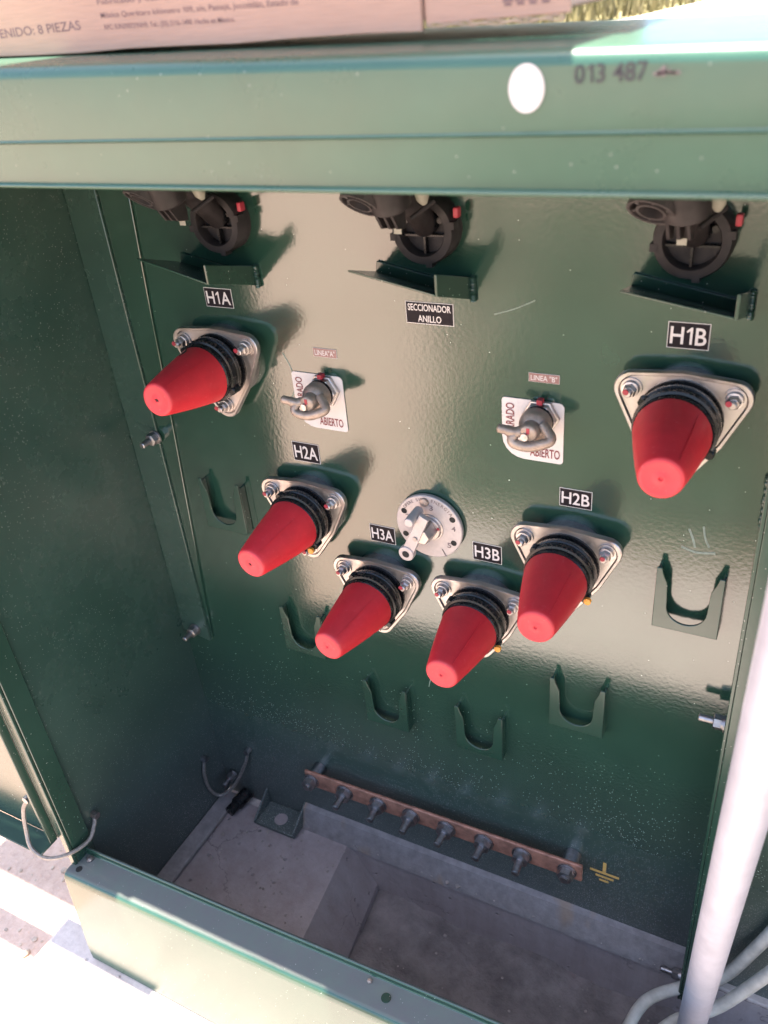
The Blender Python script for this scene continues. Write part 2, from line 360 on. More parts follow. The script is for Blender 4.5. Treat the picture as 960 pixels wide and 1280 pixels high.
# ------------------------------------------------------------------ the setting
SOIL = -.10
b = B(); g = 400
X4 = (-g, .21, 1.55, g); Y4 = (-g, -.30, -.016, g)
GV = [[b.bm.verts.new((x, y, SOIL)) for x in X4] for y in Y4]
for r_ in range(3):
    for c_ in range(3):
        if (r_, c_) != (1, 1): b.bm.faces.new((GV[r_][c_], GV[r_][c_+1], GV[r_+1][c_+1], GV[r_+1][c_]))
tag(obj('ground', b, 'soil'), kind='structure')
pad = B()
pad.box((-.151, -1.02, -.16), (1.85, -.305, 0))
pad.box((-.151, -.0145, -.16), (1.85, .62, -.004))
pad.box((-.151, -.3045, -.16), (-.0595, -.015, -.001))
pad.box((1.56, -.3045, -.16), (1.85, -.015, -.001))
tag(obj('concrete_pad', pad, 'concrete', bev=.006), kind='structure')
pit = B()
pit.hexa([(-.059,-.3045,-.42),(.303,-.3045,-.42),(.270,-.0155,-.42),(-.059,-.0155,-.42),(-.059,-.3045,-.0925),(.303,-.3045,-.0925),(.270,-.0155,-.0925),(-.059,-.0155,-.0925)])
pit.hexa([(-.0588,-.3045,-.0925),(.3025,-.3045,-.0925),(.2695,-.0155,-.0925),(-.0588,-.0155,-.0925),(-.0588,-.3045,-.002),(.250,-.3045,-.002),(.220,-.0155,-.002),(-.0588,-.0155,-.002)])
pit.box((.2225, -.0160, -.45), (1.559, -.0143, -.004))
pit.box((.20, -.330, -.45), (1.559, -.3055, -.004)); pit.box((1.50, -.3045, -.45), (1.559, -.0165, -.004))
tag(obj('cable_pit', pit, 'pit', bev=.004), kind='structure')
pf = B(); nx, ny = 60, 14; pv = [[pf.bm.verts.new((.235 + 1.27*i/nx, -.3052 + .2890*j/ny, -.112 + random.uniform(-.004, .004) + .010*math.sin(i*.55+j*.4)*math.sin(j*.5+1))) for i in range(nx+1)] for j in range(ny+1)]
for j in range(ny):
    for i in range(nx): pf.bm.faces.new((pv[j][i], pv[j][i+1], pv[j+1][i+1], pv[j+1][i]))
M['mud'] = simple('dried_mud', (.165, .14, .135), .95, var=.4, scale=22, bstr=.004, bscale=70)
tag(obj('pit_floor', pf, 'mud', ang=80), kind='structure')
# far pale concrete road behind the cabinet
b = B(); b.bm.faces.new([b.bm.verts.new(p) for p in ((-4.9, 28.5, SOIL+.02), (-5.6, 24.0, SOIL+.02), (-3.6, 8, SOIL+.02), (30, 6, SOIL+.02), (30, 40, SOIL+.02), (-2.0, 48, SOIL+.02))])
tag(obj('road', b, 'concrete'), kind='structure')

# ------------------------------------------------------------------ the cabinet
CAB = thing('transformer_cabinet', 'green steel pad-mounted transformer cabinet with its high-voltage compartment open', 'transformer', (0, 0, 0))
XL, XD = -.055, .797
# back panel (tank front plate), both compartments
obj('back_panel', B().box((XL+.0003, 0, -.0035), (1.6195, .012, 1.2055)), 'panel', CAB)
obj('tank_body', B().box((-.10, .0135, .0), (1.66, .55, 1.05)), 'wall', CAB)
# left side wall with its folded front post
obj('side_wall', B().box((XL-.004, -.335, .0005), (XL, .0125, 1.2055)), 'wall', CAB)
po = B(); po.box((XL, -.336, .196), (XL+.0075, -.302, 1.2)); po.box((XL-.004, -.342, .196), (XL+.0075, -.3365, 1.2))
obj('corner_post', po, 'green', CAB, bev=.0015)
obj('right_side_wall', B().box((1.62, -.335, .0005), (1.624, .0125, 1.2055)), 'wall', CAB)
# mounting flange of the side wall, bolted flat on the tank plate, and the tapered edge plate
fl = B(); fl.prism([(XL+.0005, .405), (.0, .395), (.0, 1.2), (XL+.0005, 1.2)], -.007, -.0005)
obj('mounting_flange', fl, 'wall', CAB, bev=.0012)
tp = B(); tp.prism([(.0008, .400), (.0035, .400), (.030, .80), (.056, 1.2), (.0008, 1.2)], -.0035, -.0004)
obj('edge_plate', tp, 'panel', CAB, bev=.0010)
# divider strip towards the low-voltage compartment
dv = B(); dv.box((XD, -.055, .0), (XD+.004, -.0005, 1.2)); dv.box((XD+.0042, -.055, .0), (XD+.024, -.051, 1.2))
obj('divider', dv, 'green', CAB, bev=.001)
w1 = B()
for k in range(10):
    zz = .796 + k*.0062 + random.uniform(-.002, .002); rw = random.uniform(.0022, .0048)
    w1.lathe([(-rw*1.3, rw*.2), (-rw*.6, rw*.85), (rw*.4, rw), (rw*1.2, rw*.3)], (XD-.001, -.002 - random.random()*.006, zz), (random.uniform(-.6,.6), random.uniform(-.6,.6), 1), 9)
obj('weld_bead', w1, 'green', CAB, ang=60)
# roof with rounded front edge, sagging a little to the right
def zroof(x): return 1.2710 - (x-.25)*.0230
rings = []
for x in (-.10, .25, .6, .95, 1.66):
    T = zroof(x); r = .0085; ring = [(x, -.150, T), (x, -.150, 1.2095), (x, .03, 1.2095), (x, .03, 1.206), (x, -.154, 1.206), (x, -.154, T-.010), (x, -.318, T-.012), (x, -.323, T-.016), (x, -.323, 1.222), (x, -.3275, 1.2205), (x, -.3345, 1.2204), (x, -.3360, 1.2207), (x, -.3366, 1.2213), (x, -.3364, 1.2219), (x, -.3356, 1.2225)]
    for k in range(9):
        t = k/8*PI/2; ring.append((x, -.3372 + r*(1-math.cos(t)), T - r + r*math.sin(t)))
    rings.append(ring)
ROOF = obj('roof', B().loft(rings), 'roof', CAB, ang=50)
# header below the roof skirt
hd = B(); hd.loft([[(x, -.324, 1.2225), (x, -.324, 1.2204), (x, -.3346, 1.2200), (x, -.3332, 1.1930), (x, -.3362, 1.1924), (x, -.3368, 1.1914), (x, -.3362, 1.1902), (x, -.3300, 1.1885), (x, -.300, 1.1885), (x, -.300, 1.205)] for x in (XL-.004, .4, 1.0, 1.62)])
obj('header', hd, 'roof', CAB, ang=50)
# sticker and stamped number on the roof skirt
st = B(); st.prism([(.6635+.0095*math.cos(t*PI/18), 1.2435+.0115*math.sin(t*PI/18)) for t in range(36)], -.3378, -.3366)
obj('round_sticker', st, 'white_vinyl', ROOF)
lettering('stamped_number', '013 487', .6885, 1.2445, .036, .0088, -.3376, 'ink_black', ROOF, ang=.01)
sm = B()
for k in range(7): sm.prism([(.727+.0016*k, 1.2475+random.uniform(-.001,.001)), (.7315+.0014*k, 1.2470+random.uniform(-.001,.001)), (.7312+.0013*k, 1.2490+random.uniform(-.001,.0025)), (.7275+.0012*k, 1.2485)], -.3379, -.3372 + k*.00002)
obj('smudged_stamp', sm, 'ink_grey', ROOF)
# sill
def sill_ring(x, dy, dz):
    p = [(-.374, .002), (-.3735, .03), (-.3625, .190), (-.3615, .197), (-.3585, .2025), (-.353, .205), (-.320, .205), (-.318, .206), (-.3175, .214), (-.3145, .2145), (-.3125, .212), (-.311, .19), (-.309, .004)]
    out = []
    for y, z in p:
        k = max(0, min(1, z/.2)); out.append((x, y + dy*k, z + dz*k))
    return out
sb = B(); sb.loft([sill_ring(-.057, 0, 0), sill_ring(.0, .001, .0015), sill_ring(.25, .005, .008), sill_ring(.55, .010, .018), sill_ring(.86, .014, .026)])
SILL = obj('sill', sb, 'sill', CAB, ang=40, bev=.0015)
obj('bolt_hole', B().lathe([(0, .0052), (.0006, .0052)], (-.038, -.345, .2051), (0,0,1), 16), 'hole', SILL)
obj('screw', B().lathe([(0, .006), (.003, .006), (.004, .003)], (-.034, -.3255, .2055), (0,0,1), 6).lathe([(.004, .003), (.007, .003)], (-.034, -.3255, .2055), (0,0,1), 10), 'zinc', SILL)
obj('screw', B().lathe([(0, .0035), (.002, .0035), (.003, .002)], (.449, -.3185, .2205), (0,0,1), 6), 'bronze', SILL)
obj('plug', B().lathe([(0, .0065), (.0012, .006)], (.478, -.329, .2215), (0,0,1), 18), 'green', SILL)
# bottom rails
rr = B(); rr.loft([[(x, -.0005, .046), (x, -.010, .043), (x, -.0215, .006), (x, -.023, -.004), (x, -.016, -.006), (x, -.0005, -.004)] for x in (.128, .35, .6, XD-.001)])
def rust_mat():
    m, nt, bs = newmat('dusty_primer_steel'); pos, geo = objco(nt)
    c = ramp(nt, noise(nt, 50, 6, .7, pos).outputs[0], [(.3, (.17, .148, .145)), (.7, (.28, .25, .245))]).outputs[0]
    mp = N(nt, 'ShaderNodeMapping'); mp.inputs['Scale'].default_value = (10, 4, 4); nt.links.new(pos, mp.inputs[0])
    ru = ramp(nt, noise(nt, 1.4, 3, .5, mp.outputs[0]).outputs[0], [(.57, 0.0), (.64, 1.0)]).outputs[0]
    c = mixc(nt, math_(nt, 'MULTIPLY', ru, .5), c, (.30, .19, .11)); nt.links.new(c, bs.inputs['Base Color']); bs.inputs['Roughness'].default_value = .75
    bump(nt, bs, noise(nt, 300, 4, .7, pos).outputs[0], 1, .0006); return m
M['rail'] = rust_mat()
obj('bottom_rail', rr, 'rail', CAB, ang=30)
obj('bottom_rail', B().box((XL+.0005, -.302, .0), (XL+.034, -.012, .010)), 'rail', CAB, bev=.003)
# jacking bracket in the corner
jb = B(); jb.box((.044, -.052, .003), (.124, -.0006, .010)); jb.hexa([(.0400,-.052,.003),(.0438,-.052,.003),(.0438,-.0006,.003),(.0400,-.0006,.003),(.0400,-.052,.012),(.0438,-.052,.012),(.0438,-.0006,.046),(.0400,-.0006,.046)])
jb.hexa([(.1242,-.052,.003),(.128,-.052,.003),(.128,-.0006,.003),(.1242,-.0006,.003),(.1242,-.052,.016),(.128,-.052,.016),(.128,-.0006,.046),(.1242,-.0006,.046)])
JB = obj('jacking_bracket', jb, 'wall', CAB, bev=.001)
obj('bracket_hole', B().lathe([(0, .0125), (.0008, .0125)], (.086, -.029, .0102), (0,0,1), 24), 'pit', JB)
obj('drain_valve', B().lathe([(0, .013), (.03, .013), (.033, .010), (.05, .010)], (-.004, -.006, .016), (-.2, -1, -.1), 16), 'black', CAB)
# studs with nuts
def stud_mesh(L, r=.0045, k=1.0):
    s_ = B(); s_.lathe([(0, .0105*k), (.002, .0105*k), (.0021, .0085*k), (.0045, .0085*k)], n=16)
    s_.lathe([(.0045, .0092*k), (.0125, .0092*k), (.0135, .0075*k)], n=6); s_.lathe([(.0105, r), (L-.001, r), (L, r*.75)], n=12)
    return s_.mesh('stud', 'zinc')
ST = stud_mesh(.030)
for x, z in ((-.004, .776), (-.026, .414)): put('stud', ST, CAB, (x, -.0072, z))
for z in (.537, .012): put('stud', ST, CAB, (XD-.0005, -.026, z), (0, 0, -PI/2))
# bonding strap in the rear corner and on the door
for s_, e_, mid in (((XL+.006, -.046, .130), (.021, -.006, .138), [(-.050,-.055,.10), (-.047,-.055,.06), (-.035,-.045,.037), (-.012,-.028,.055), (.013,-.012,.108)]),):
    bs_ = B().tube(spline([s_] + mid + [e_], 6), .0032, 8)
    BSO = obj('bonding_strap', bs_, 'wire', CAB)
    obj('terminal', B().cyl((XL+.0005, -.046, .130), (XL+.012, -.046, .130), .006, 6), 'zinc', BSO); obj('terminal', B().cyl((.021, -.0005, .140), (.021, -.012, .140), .006, 6), 'zinc', BSO)
put('stud', ST, CAB, (-.028, -.0072, .058))
# open door beyond the left post, swung right round
dr = B(); x0, x1, z0, z1 = -.86, -.070, .252, 1.19
dr.box((x0, -.338, z0), (x1, -.335, z1))
dr.box((x0, -.372, z0), (x1, -.3385, z0+.003)); dr.box((x0, -.372, z1-.003), (x1, -.3385, z1)); dr.box((x0, -.372, z0+.0035), (x0+.003, -.3385, z1-.0035))
dr.box((x1-.004, -.352, z0+.0035), (x1, -.3385, z1-.0035))
DOOR = obj('door', dr, 'green', CAB, bev=.0012)
obj('hinge', B().cyl((-.064, -.340, .62), (-.064, -.340, .70), .005, 12), 'zinc', DOOR)
obj('hinge', B().cyl((-.064, -.340, 1.02), (-.064, -.340, 1.10), .005, 12), 'zinc', DOOR)
bd = B().tube(spline([(-.090, -.345, .338), (-.100, -.352, .318), (-.098, -.362, .285), (-.086, -.372, .262), (-.065, -.368, .246), (-.048, -.345, .236), (-.040, -.312, .232), (-.046, -.290, .242), (-.0505, -.283, .250)], 6), .0032, 8)
BD = obj('bonding_strap', bd, 'wire', CAB); obj('terminal', B().cyl((-.089, -.3385, .341), (-.089, -.350, .341), .006, 6), 'zinc', BD); obj('terminal', B().cyl((XL+.0005, -.282, .251), (XL+.011, -.282, .251), .006, 6), 'zinc', BD)
obj('door_stud', B().lathe([(0, .007), (.004, .007), (.005, .004), (.012, .004)], (-.090, -.3385, .545), (0,-1,0), 12), 'zinc', DOOR)

# ---- name plates on the panel
def plate(name, x0, x1, z0, z1, lines, bg='black_vinyl', ink='white_vinyl', frame='white_vinyl', y=-.0006, hf=.62, ang=0, wf=.86, fr=.0007):
    a = -y
    q = B(); q.prism([(x0, z0), (x1, z0), (x1, z1), (x0, z1)], y, y+.0005)
    o = obj(name, q, frame, CAB)
    q = B(); q.prism([(x0+fr, z0+fr), (x1-fr, z0+fr), (x1-fr, z1-fr), (x0+fr, z1-fr)], y-.0003, y-.00005); obj('plate_field', q, bg, o)
    n = len(lines); H = (z1-z0)
    for i, s_ in enumerate(lines):
        lh = H*hf/n; cz = z1 - H*(i+.5)/n; ww = (x1-x0)*wf*(len(s_)/max(len(t) for t in lines))
        lettering('lettering', s_, (x0+x1)/2-ww/2, cz-lh/2, ww, lh, y-.0005, ink, o)
    return o
for x0, x1, z0, z1, s_ in ((.133,.1745,.976,1.000,'H1A'),(.687,.7255,.9765,1.0025,'H1B'),(.228,.2685,.775,.803,'H2A'),(.586,.623,.7775,.801,'H2B'),(.3315,.3685,.671,.697,'H3A'),(.4775,.5155,.676,.7025,'H3B')):
    plate('name_plate', x0, x1, z0, z1, [s_], hf=.66)
plate('name_plate', .4095, .466, .978, 1.0025, ['SECCIONADOR', 'ANILLO'], hf=.62, wf=.9)
M['tanvinyl'] = simple('tan_vinyl', (.24, .12, .11), .35, var=.08)  # tan field colour of the two LINEA plates
plate('name_plate', .281, .3135, .9255, .9365, ['LINEA"A"'], bg='tanvinyl', hf=.62, fr=.0004)
plate('name_plate', .5495, .583, .925, .935, ['LINEA "B"'], bg='tanvinyl', hf=.62, fr=.0004)
# ground symbol
gs = B()
for x0, x1, z0, z1 in ((.6655,.6705,.1525,.174),(.647,.690,.1475,.1520),(.6555,.6825,.1385,.1428),(.6615,.6755,.1300,.1340)): gs.prism([(x0,z0),(x1,z0),(x1,z1),(x0,z1)], -.0008, -.0003)
obj('ground_symbol', gs, 'gold', CAB)

# scratches rubbed into the paint
M['scratch'] = simple('rubbed_paint', (.17, .21, .18), .6, var=.3, scale=200)
for pts, r_ in (([(.236,-.0002,.925),(.245,-.0002,.905),(.246,-.0002,.880),(.236,-.0002,.860)], .0009), ([(.512,-.0002,.995),(.535,-.0002,1.003),(.556,-.0002,1.013)], .0006), ([(.722,-.0002,.752),(.738,-.0002,.748),(.757,-.0002,.751)], .0014), ([(.728,-.0002,.776),(.733,-.0002,.764),(.736,-.0002,.754)], .0012), ([(.742,-.0002,.782),(.745,-.0002,.768),(.750,-.0002,.757)], .0010), ([(.46,-.0002,.60),(.475,-.0002,.604)], .0005), ([(.40,-.0002,.43),(.404,-.0002,.445),(.412,-.0002,.452)], .0006)):
    q = B().tube(spline(pts, 6), r_, 6)
    for v in q.bm.verts: v.co.y = -.0002 + (v.co.y+.0002)*.12
    obj('paint_scratch', q, 'scratch', CAB)
# ---- bushings
def tri_outline(rc, cr, n=7, bulge=.004):
    """rounded triangle, one corner down: corner circles of radius cr at distance rc"""
    pts = []
    for a0 in (30, 150, 270):
        c = (rc*math.cos(math.radians(a0)), rc*math.sin(math.radians(a0)))
        for k in range(n+1):
            t = math.radians(a0 - 60 + 120*k/n); pts.append((c[0]+cr*math.cos(t), c[1]+cr*math.sin(t)))
        t2 = math.radians(a0+60); ap = (rc*.5+cr+bulge); pts.append((ap*math.cos(t2), ap*math.sin(t2)))
    return pts
collar = B().lathe([(0, .041), (.024, .041), (.0245, .036), (.030, .0395), (.0315, .0405), (.036, .0405), (.037, .039), (.042, .039), (.043, .0405), (.047, .040), (.048, .0375), (.054, .0375), (.056, .036)], n=48).mesh('bushing', 'black')
fo = tri_outline(.0545, .0175); fi = [(x*.93, z*.93) for x, z in fo]; fi2 = [(x*.90, z*.90) for x, z in fo]
pl_ = B(); pl_.loft([[(x*.97, -.0150, z*.97) for x, z in fo], [(x, -.0165, z) for x, z in fo], [(x, -.0228, z) for x, z in fo], [(x*.985, -.0238, z*.985) for x, z in fo], [(x, -.0236, z) for x, z in fi], [(x, -.0212, z) for x, z in fi2]])
flange_me = pl_.mesh('flange_plate', 'steel', 40)
bolt_me = B().lathe([(0, .0105), (.0018, .0105), (.0019, .0085), (.0065, .0080), (.007, .0062)], n=20).lathe([(.0045, .0070), (.011, .0068), (.0125, .0055)], n=6).lathe([(.012, .0042), (.017, .0040), (.018, .003)], n=12).mesh('bolt', 'steel')
mark_me = B().lathe([(0, .0032), (.0008, .0028)], n=10).mesh('torque_mark', 'redbit')
gray_me = B().lathe([(-.0005, .046), (.0145, .046), (.0148, .044)], n=40).mesh('rear_ring', 'zinc')
ear_me = B().lathe([(0, .005), (.012, .005), (.013, .004)], (.040*math.cos(-.55), -.036, .040*math.sin(-.55)), (0,-1,0), 10).mesh('ear', 'black')
ear2_me = B().lathe([(0, .004), (.010, .004)], (.040*math.cos(2.5), -.036, .040*math.sin(2.5)), (0,-1,0), 10).mesh('ear', 'black')
plug_me = B().lathe([(0, .0042), (.004, .0042), (.005, .0025)], n=10).mesh('drain_plug', 'orange')
BUSH = dict(H1A=(.1515,.909), H1B=(.709,.913), H2A=(.2475,.709), H2B=(.600,.713), H3A=(.3455,.605), H3B=(.4915,.608))
TIP = dict(H1A=(.155,.915), H1B=(.717,.9145), H2A=(.242,.706), H2B=(.6065,.7155), H3A=(.338,.603), H3B=(.4935,.610))
rot = dict(H1A=0, H1B=0, H2A=-.35, H2B=-.1, H3A=-.3, H3B=-.1)
ribs = B()
for k in range(9):
    t = 1.9 - k*.14; ribs.box((.0402*math.cos(t)-.0009, -.0465, .0402*math.sin(t)-.0009), (.0402*math.cos(t)+.0009, -.043, .0402*math.sin(t)+.0009))
ribs_me = ribs.mesh('raised_marks', 'blackp')
for i, (k, (x, z)) in enumerate(BUSH.items()):
    bo = put('bushing', collar, CAB, (x, 0, z))
    put('flange_plate', flange_me, bo); put('rear_ring', gray_me, bo); put('ear', ear_me, bo, (0,0,0), (0, -rot[k], 0)); put('ear', ear2_me, bo, (0,0,0), (0, -rot[k], 0)); put('raised_marks', ribs_me, bo)
    for a in (30, 150, 270):
        px, pz = .0550*math.cos(math.radians(a)), .0550*math.sin(math.radians(a))
        bb = put('bolt', bolt_me, bo, (px, -.0212, pz), (0, random.uniform(0, 3), 0))
        put('torque_mark', mark_me, bo, (px-.002+random.uniform(-.002,.002), -.0212-.0178, pz+.002))
    if k in ('H2A', 'H2B', 'H3B'):
        t = -.55 - (.5 if k == 'H2A' else 0); put('drain_plug', plug_me, bo, (.0425*math.cos(t), -.0495, .0425*math.sin(t)))
# red caps, one thing each
def cap_mesh(slit=False):
    q = B(); R0, R1, L = .0365, .0185, .0885
    prof = [(-.010, R0-.0015), (-.010, R0), (-.008, R0+.0003)]
    for t in range(0, 13):
        u = t/12; prof.append((u*L*.955, R0 + (R1+.0022-R0)*u + .0008*math.sin(u*PI)))
    prof += [(L*.985, R1+.0012), (L, R1-.0002), (L+.0006, R1-.002), (L+.0002, R1-.0035), (L-.0006, .009), (L-.0004, .0055), (L+.0004, .004), (L+.0004, .0022), (L-.0012, .0012)]
    q.lathe(prof, n=56, cap0=False)
    return q.mesh('protective_cap', 'red', 50)
cap_me = cap_mesh()
cap_me.materials.append(M['redface'])
for p in cap_me.polygons:
    if p.center.y < -.0865: p.material_index = 1
LAB = dict(H1A='red conical plastic cap at upper left, below the plate marked H1A', H1B='largest-looking red conical cap at upper right, below the plate marked H1B', H2A='red conical cap in the left middle, below the plate marked H2A',
           H2B='red conical cap in the right middle, below the plate marked H2B', H3A='red conical cap left of centre, below the plate marked H3A', H3B='lowest red conical cap, right of centre, below the plate marked H3B')
for k, (x, z) in BUSH.items():
    tx, tz = TIP[k]; base = Vector((x, -.0555, z)); tip = Vector((tx, -.143, tz)); d = tip - base
    q = Vector((0,-1,0)).rotation_difference(d)
    o = put('protective_cap', cap_me, None, base); o.rotation_mode = 'QUATERNION'; o.rotation_quaternion = q
    tag(o, LAB[k], 'cap', 'red protective caps on the bushings')
    me_s = B().tube([(R_*math.cos(.9), -y_, R_*math.sin(.9)) for y_, R_ in ((-.008, .0369), (.02, .0334), (.045, .0300), (.065, .0262), (.083, .0214))], .00035, 5).mesh('mould_seam', 'red'); put('mould_seam', me_s, o)
    if k in ('H1A', 'H2A'):
        sm_ = B(); sm_.tube(spline([(-.003, 0, .001), (0, 0, .0002), (.0035, 0, -.0008)], 4), [.0005]*4 + [.0010]*4 + [.0003], 6)
        so_ = put('tear', sm_.mesh('tear', 'hole'), o, (0, -.0885, 0))
    if k == 'H1A':
        t_ = B(); t_.tube([(-.012, -.006, .0362), (-.006, -.016, .0350), (-.0095, -.026, .0318)], [.0005, .0010, .0003], 6); put('tear', t_.mesh('tear', 'hole'), o)

# ---- parking stands
def stand_mesh():
    W, H, ri = .071, .088, .0215; q = B(); o_ = []; cz = .032
    # front plate with a U cut, then side plates back to the panel
    inner = [(-ri, H-.006)] + [(ri*math.cos(PI + PI*k/14), cz + ri*math.sin(PI + PI*k/14)) for k in range(15)] + [(ri, H-.006)]
    outer = [(W/2, H-.010), (W/2, 0), (-W/2, 0), (-W/2, H-.010)]
    out = [(-W/2, H-.006), (-W/2+.0055, H-.006), (-W/2+.0075, H-.014), (-W/2+.0125, H-.026)] + inner[1:-1] + [(W/2-.0125, H-.026), (W/2-.0075, H-.014), (W/2-.0055, H-.006), (W/2, H-.006), (W/2, 0), (-W/2, 0)]
    q.prism(out, -.0150, -.0122)
    q.box((-W/2, -.0120, .0), (-W/2+.003, -.0003, H-.012)); q.box((W/2-.003, -.0120, .0), (W/2, -.0003, H-.012))
    return q.mesh('parking_stand', 'green')
sme = stand_mesh()
for x, z in ((.099,.643),(.201,.4395),(.332,.337),(.481,.340),(.619,.4425),(.737,.647)):
    o = put('parking_stand', sme, CAB, (x, 0, z)); md = o.modifiers.new('bevel', 'BEVEL'); md.width = .0007; md.segments = 2; md.limit_method = 'ANGLE'

# ---- fuse holders and drip trays
def ring_pts(c, r, ax, n=28, ph=0):
    ax = Vector(ax).normalized(); t = Vector((1,0,0)); u = (t - ax*t.dot(ax)).normalized(); w_ = ax.cross(u)
    return [Vector(c) + (u*math.cos(2*PI*k/n+ph) + w_*math.sin(2*PI*k/n+ph))*r for k in range(n)]
def fuse(x, z, spin):
    # black ring against the panel with notched rim
    q = B(); q.lathe([(0, .0345), (.016, .0345), (.018, .0338), (.0215, .0334), (.0235, .0325), (.0240, .0252), (.0225, .0242), (.010, .0238)], n=48, cap1=True)
    for k in range(12):
        t = k*PI/6 + .2
        if k % 3 == 0: q.box((.0325*math.cos(t)-.0035, -.0242, .0325*math.sin(t)-.0035), (.0325*math.cos(t)+.0035, -.012, .0325*math.sin(t)+.0035))
    body = obj('fuse_holder', q, 'blackp', CAB, (x, 0, z))
    c = B(); c.box((-.0232, -.018, -.0062), (.0232, -.0105, -.0042)); c.box((-.0011, -.0178, -.0235), (.0011, -.0107, -.0064)); c.lathe([(0, .015), (.006, .0145), (.010, .012)], (0, -.0105, .009), (0,-1,0), 24); c.lathe([(0, .0035), (.008, .0032)], (-.018, -.0105, .010), (0,-1,0), 12); c.lathe([(0, .0035), (.008, .0032)], (.018, -.0105, .010), (0,-1,0), 12)
    obj('ribbed_disc', c, 'black', body)
    # tilted handle housing: upwards and outwards
    ax = Vector((-.04, -.30, .95)).normalized(); p0 = Vector((.004, -.090, .0385))
    h = B(); h.lathe([(0, .0165), (.002, .0188), (.022, .0192), (.024, .0180), (.050, .0180), (.053, .016)], p0, ax, 32); h.lathe([(0, .013), (.030, .0125), (.078, .0135)], (0, -.012, .004), (.02, -.72, .62), 20)
    obj('handle_housing', h, 'blackp', body)
    for k in (-1, 0, 1):
        f = B(); cx = .000 + k*.0080; f.hexa([(cx-.0014,-.090,.0195),(cx+.0014,-.090,.0195),(cx+.0014,-.074,.0165),(cx-.0014,-.074,.0165),(cx-.0014,-.1035,.038),(cx+.0014,-.1035,.038),(cx+.0014,-.074,.038),(cx-.0014,-.074,.038)]); obj('fin', f, 'beige' if k == 9 else 'blackp', body, bev=.0004)
    # hook eye, a spoked double ring facing down and out
    ea = Vector((-.15, -.62, -.77)).normalized(); ec = Vector((-.0195, -.108, .0440))
    e = B(); n_ = 28
    for r0, r1, d in ((.0172, .0196, .0), (.0100, .0122, .0)):
        A = ring_pts(ec, r1, ea); Bq = ring_pts(ec, r0, ea); off = ea*.016
        for k in range(n_):
            j = (k+1) % n_
            e.hexa([A[k]-off, A[j]-off, Bq[j]-off, Bq[k]-off, A[k], A[j], Bq[j], Bq[k]])
    for k in range(6):
        pts = ring_pts(ec, .0105, ea, 6, .3); pt2 = ring_pts(ec, .0185, ea, 6, .3); e.tube([pts[k]-ea*.002, pt2[k]-ea*.002], .0011, 6)
    bmesh.ops.remove_doubles(e.bm, verts=e.bm.verts, dist=1e-5)
    obj('hook_eye', e, 'eyegrey', body, ang=50)
    obj('eye_plate', B().lathe([(.0, .0195), (.004, .0195)], ec - ea*.020, ea, 28), 'blackp', body)
    obj('eye_arm', B().tube([ec - ea*.012 + Vector((.008,0,.003)), p0 + ax*.020], [.0100, .012], 10), 'blackp', body)
    obj('lever', B().lathe([(0, .003), (.006, .0062), (.03, .0072), (.05, .006)], (.0235, -.062, .0365), (.0, -.45, .9), 14), 'beige', body)
    rb = B(); rb.box((.0330, -.020, .013), (.0385, -.011, .023), .0012); obj('red_indicator', rb, 'redbit', body)
    tg = B(); tg.box((-.004, -.0745, .0110), (.004, -.0740, .0165)); to_ = obj('tag', tg, 'beige', body)
    cs = B(); cs.tube([(.012, -.070, .024), (.028, -.050, .036)], .0024, 8); obj('spring_arm', cs, 'blackp', body)
    return body
FX = ((.1865, 1.083), (.4455, 1.083), (.7040, 1.083))
for x, z in FX: fuse(x, z, 0)
def tray(A, Bo, R0, R1):
    q = B(); t = .0022
    A, Bo, R0, R1 = map(Vector, (A, Bo, R0, R1)); up = Vector((0, 0, t))
    q.hexa([R0-up, R1-up, Bo-up, A-up, R0, R1, Bo, A])
    h = .021
    q.hexa([R1+Vector((.0002,0,-t)), R1+Vector((.0032,0,-t)), Bo+Vector((.0032,0,-t)), Bo+Vector((.0002,0,-t)), R1+Vector((.0002,0,h)), R1+Vector((.0032,0,h)), Bo+Vector((.0032,0,h*.92)), Bo+Vector((.0002,0,h*.92))])
    q.hexa([R0+Vector((0,-.0005,.0003)), R1+Vector((-.001,-.0005,.0003)), R1+Vector((-.001,-.003,.0003)), R0+Vector((0,-.003,.0003)), R0+Vector((.002,-.0005,.012)), R1+Vector((-.001,-.0005,.012)), R1+Vector((-.001,-.003,.012)), R0+Vector((.002,-.003,.012))])
    o = obj('drip_tray', q, 'green', CAB, bev=.0007)
    w_ = B(); n = 10
    for k in range(n):
        zz = -t + (h+t)*k/(n-1); w_.lathe([(-.0022, .0012), (-.001, .0036), (.0012, .0034), (.0022, .0012)], R1 + Vector((.004, -.002-random.random()*.0015, zz)), (random.uniform(-.3,.3), random.uniform(-.3,.3), 1), 8)
    obj('weld_bead', w_, 'green', o, ang=60)
tray((.113, -.080, 1.0575), (.214, -.088, 1.0375), (.108, -.0004, 1.030), (.2145, -.0004, 1.0095))
tray((.381, -.066, 1.0540), (.4855, -.086, 1.0420), (.378, -.0004, 1.033), (.4860, -.0004, 1.0115))
tray((.6555, -.070, 1.0520), (.7525, -.086, 1.0410), (.6500, -.0004, 1.035), (.7535, -.0004, 1.0145))

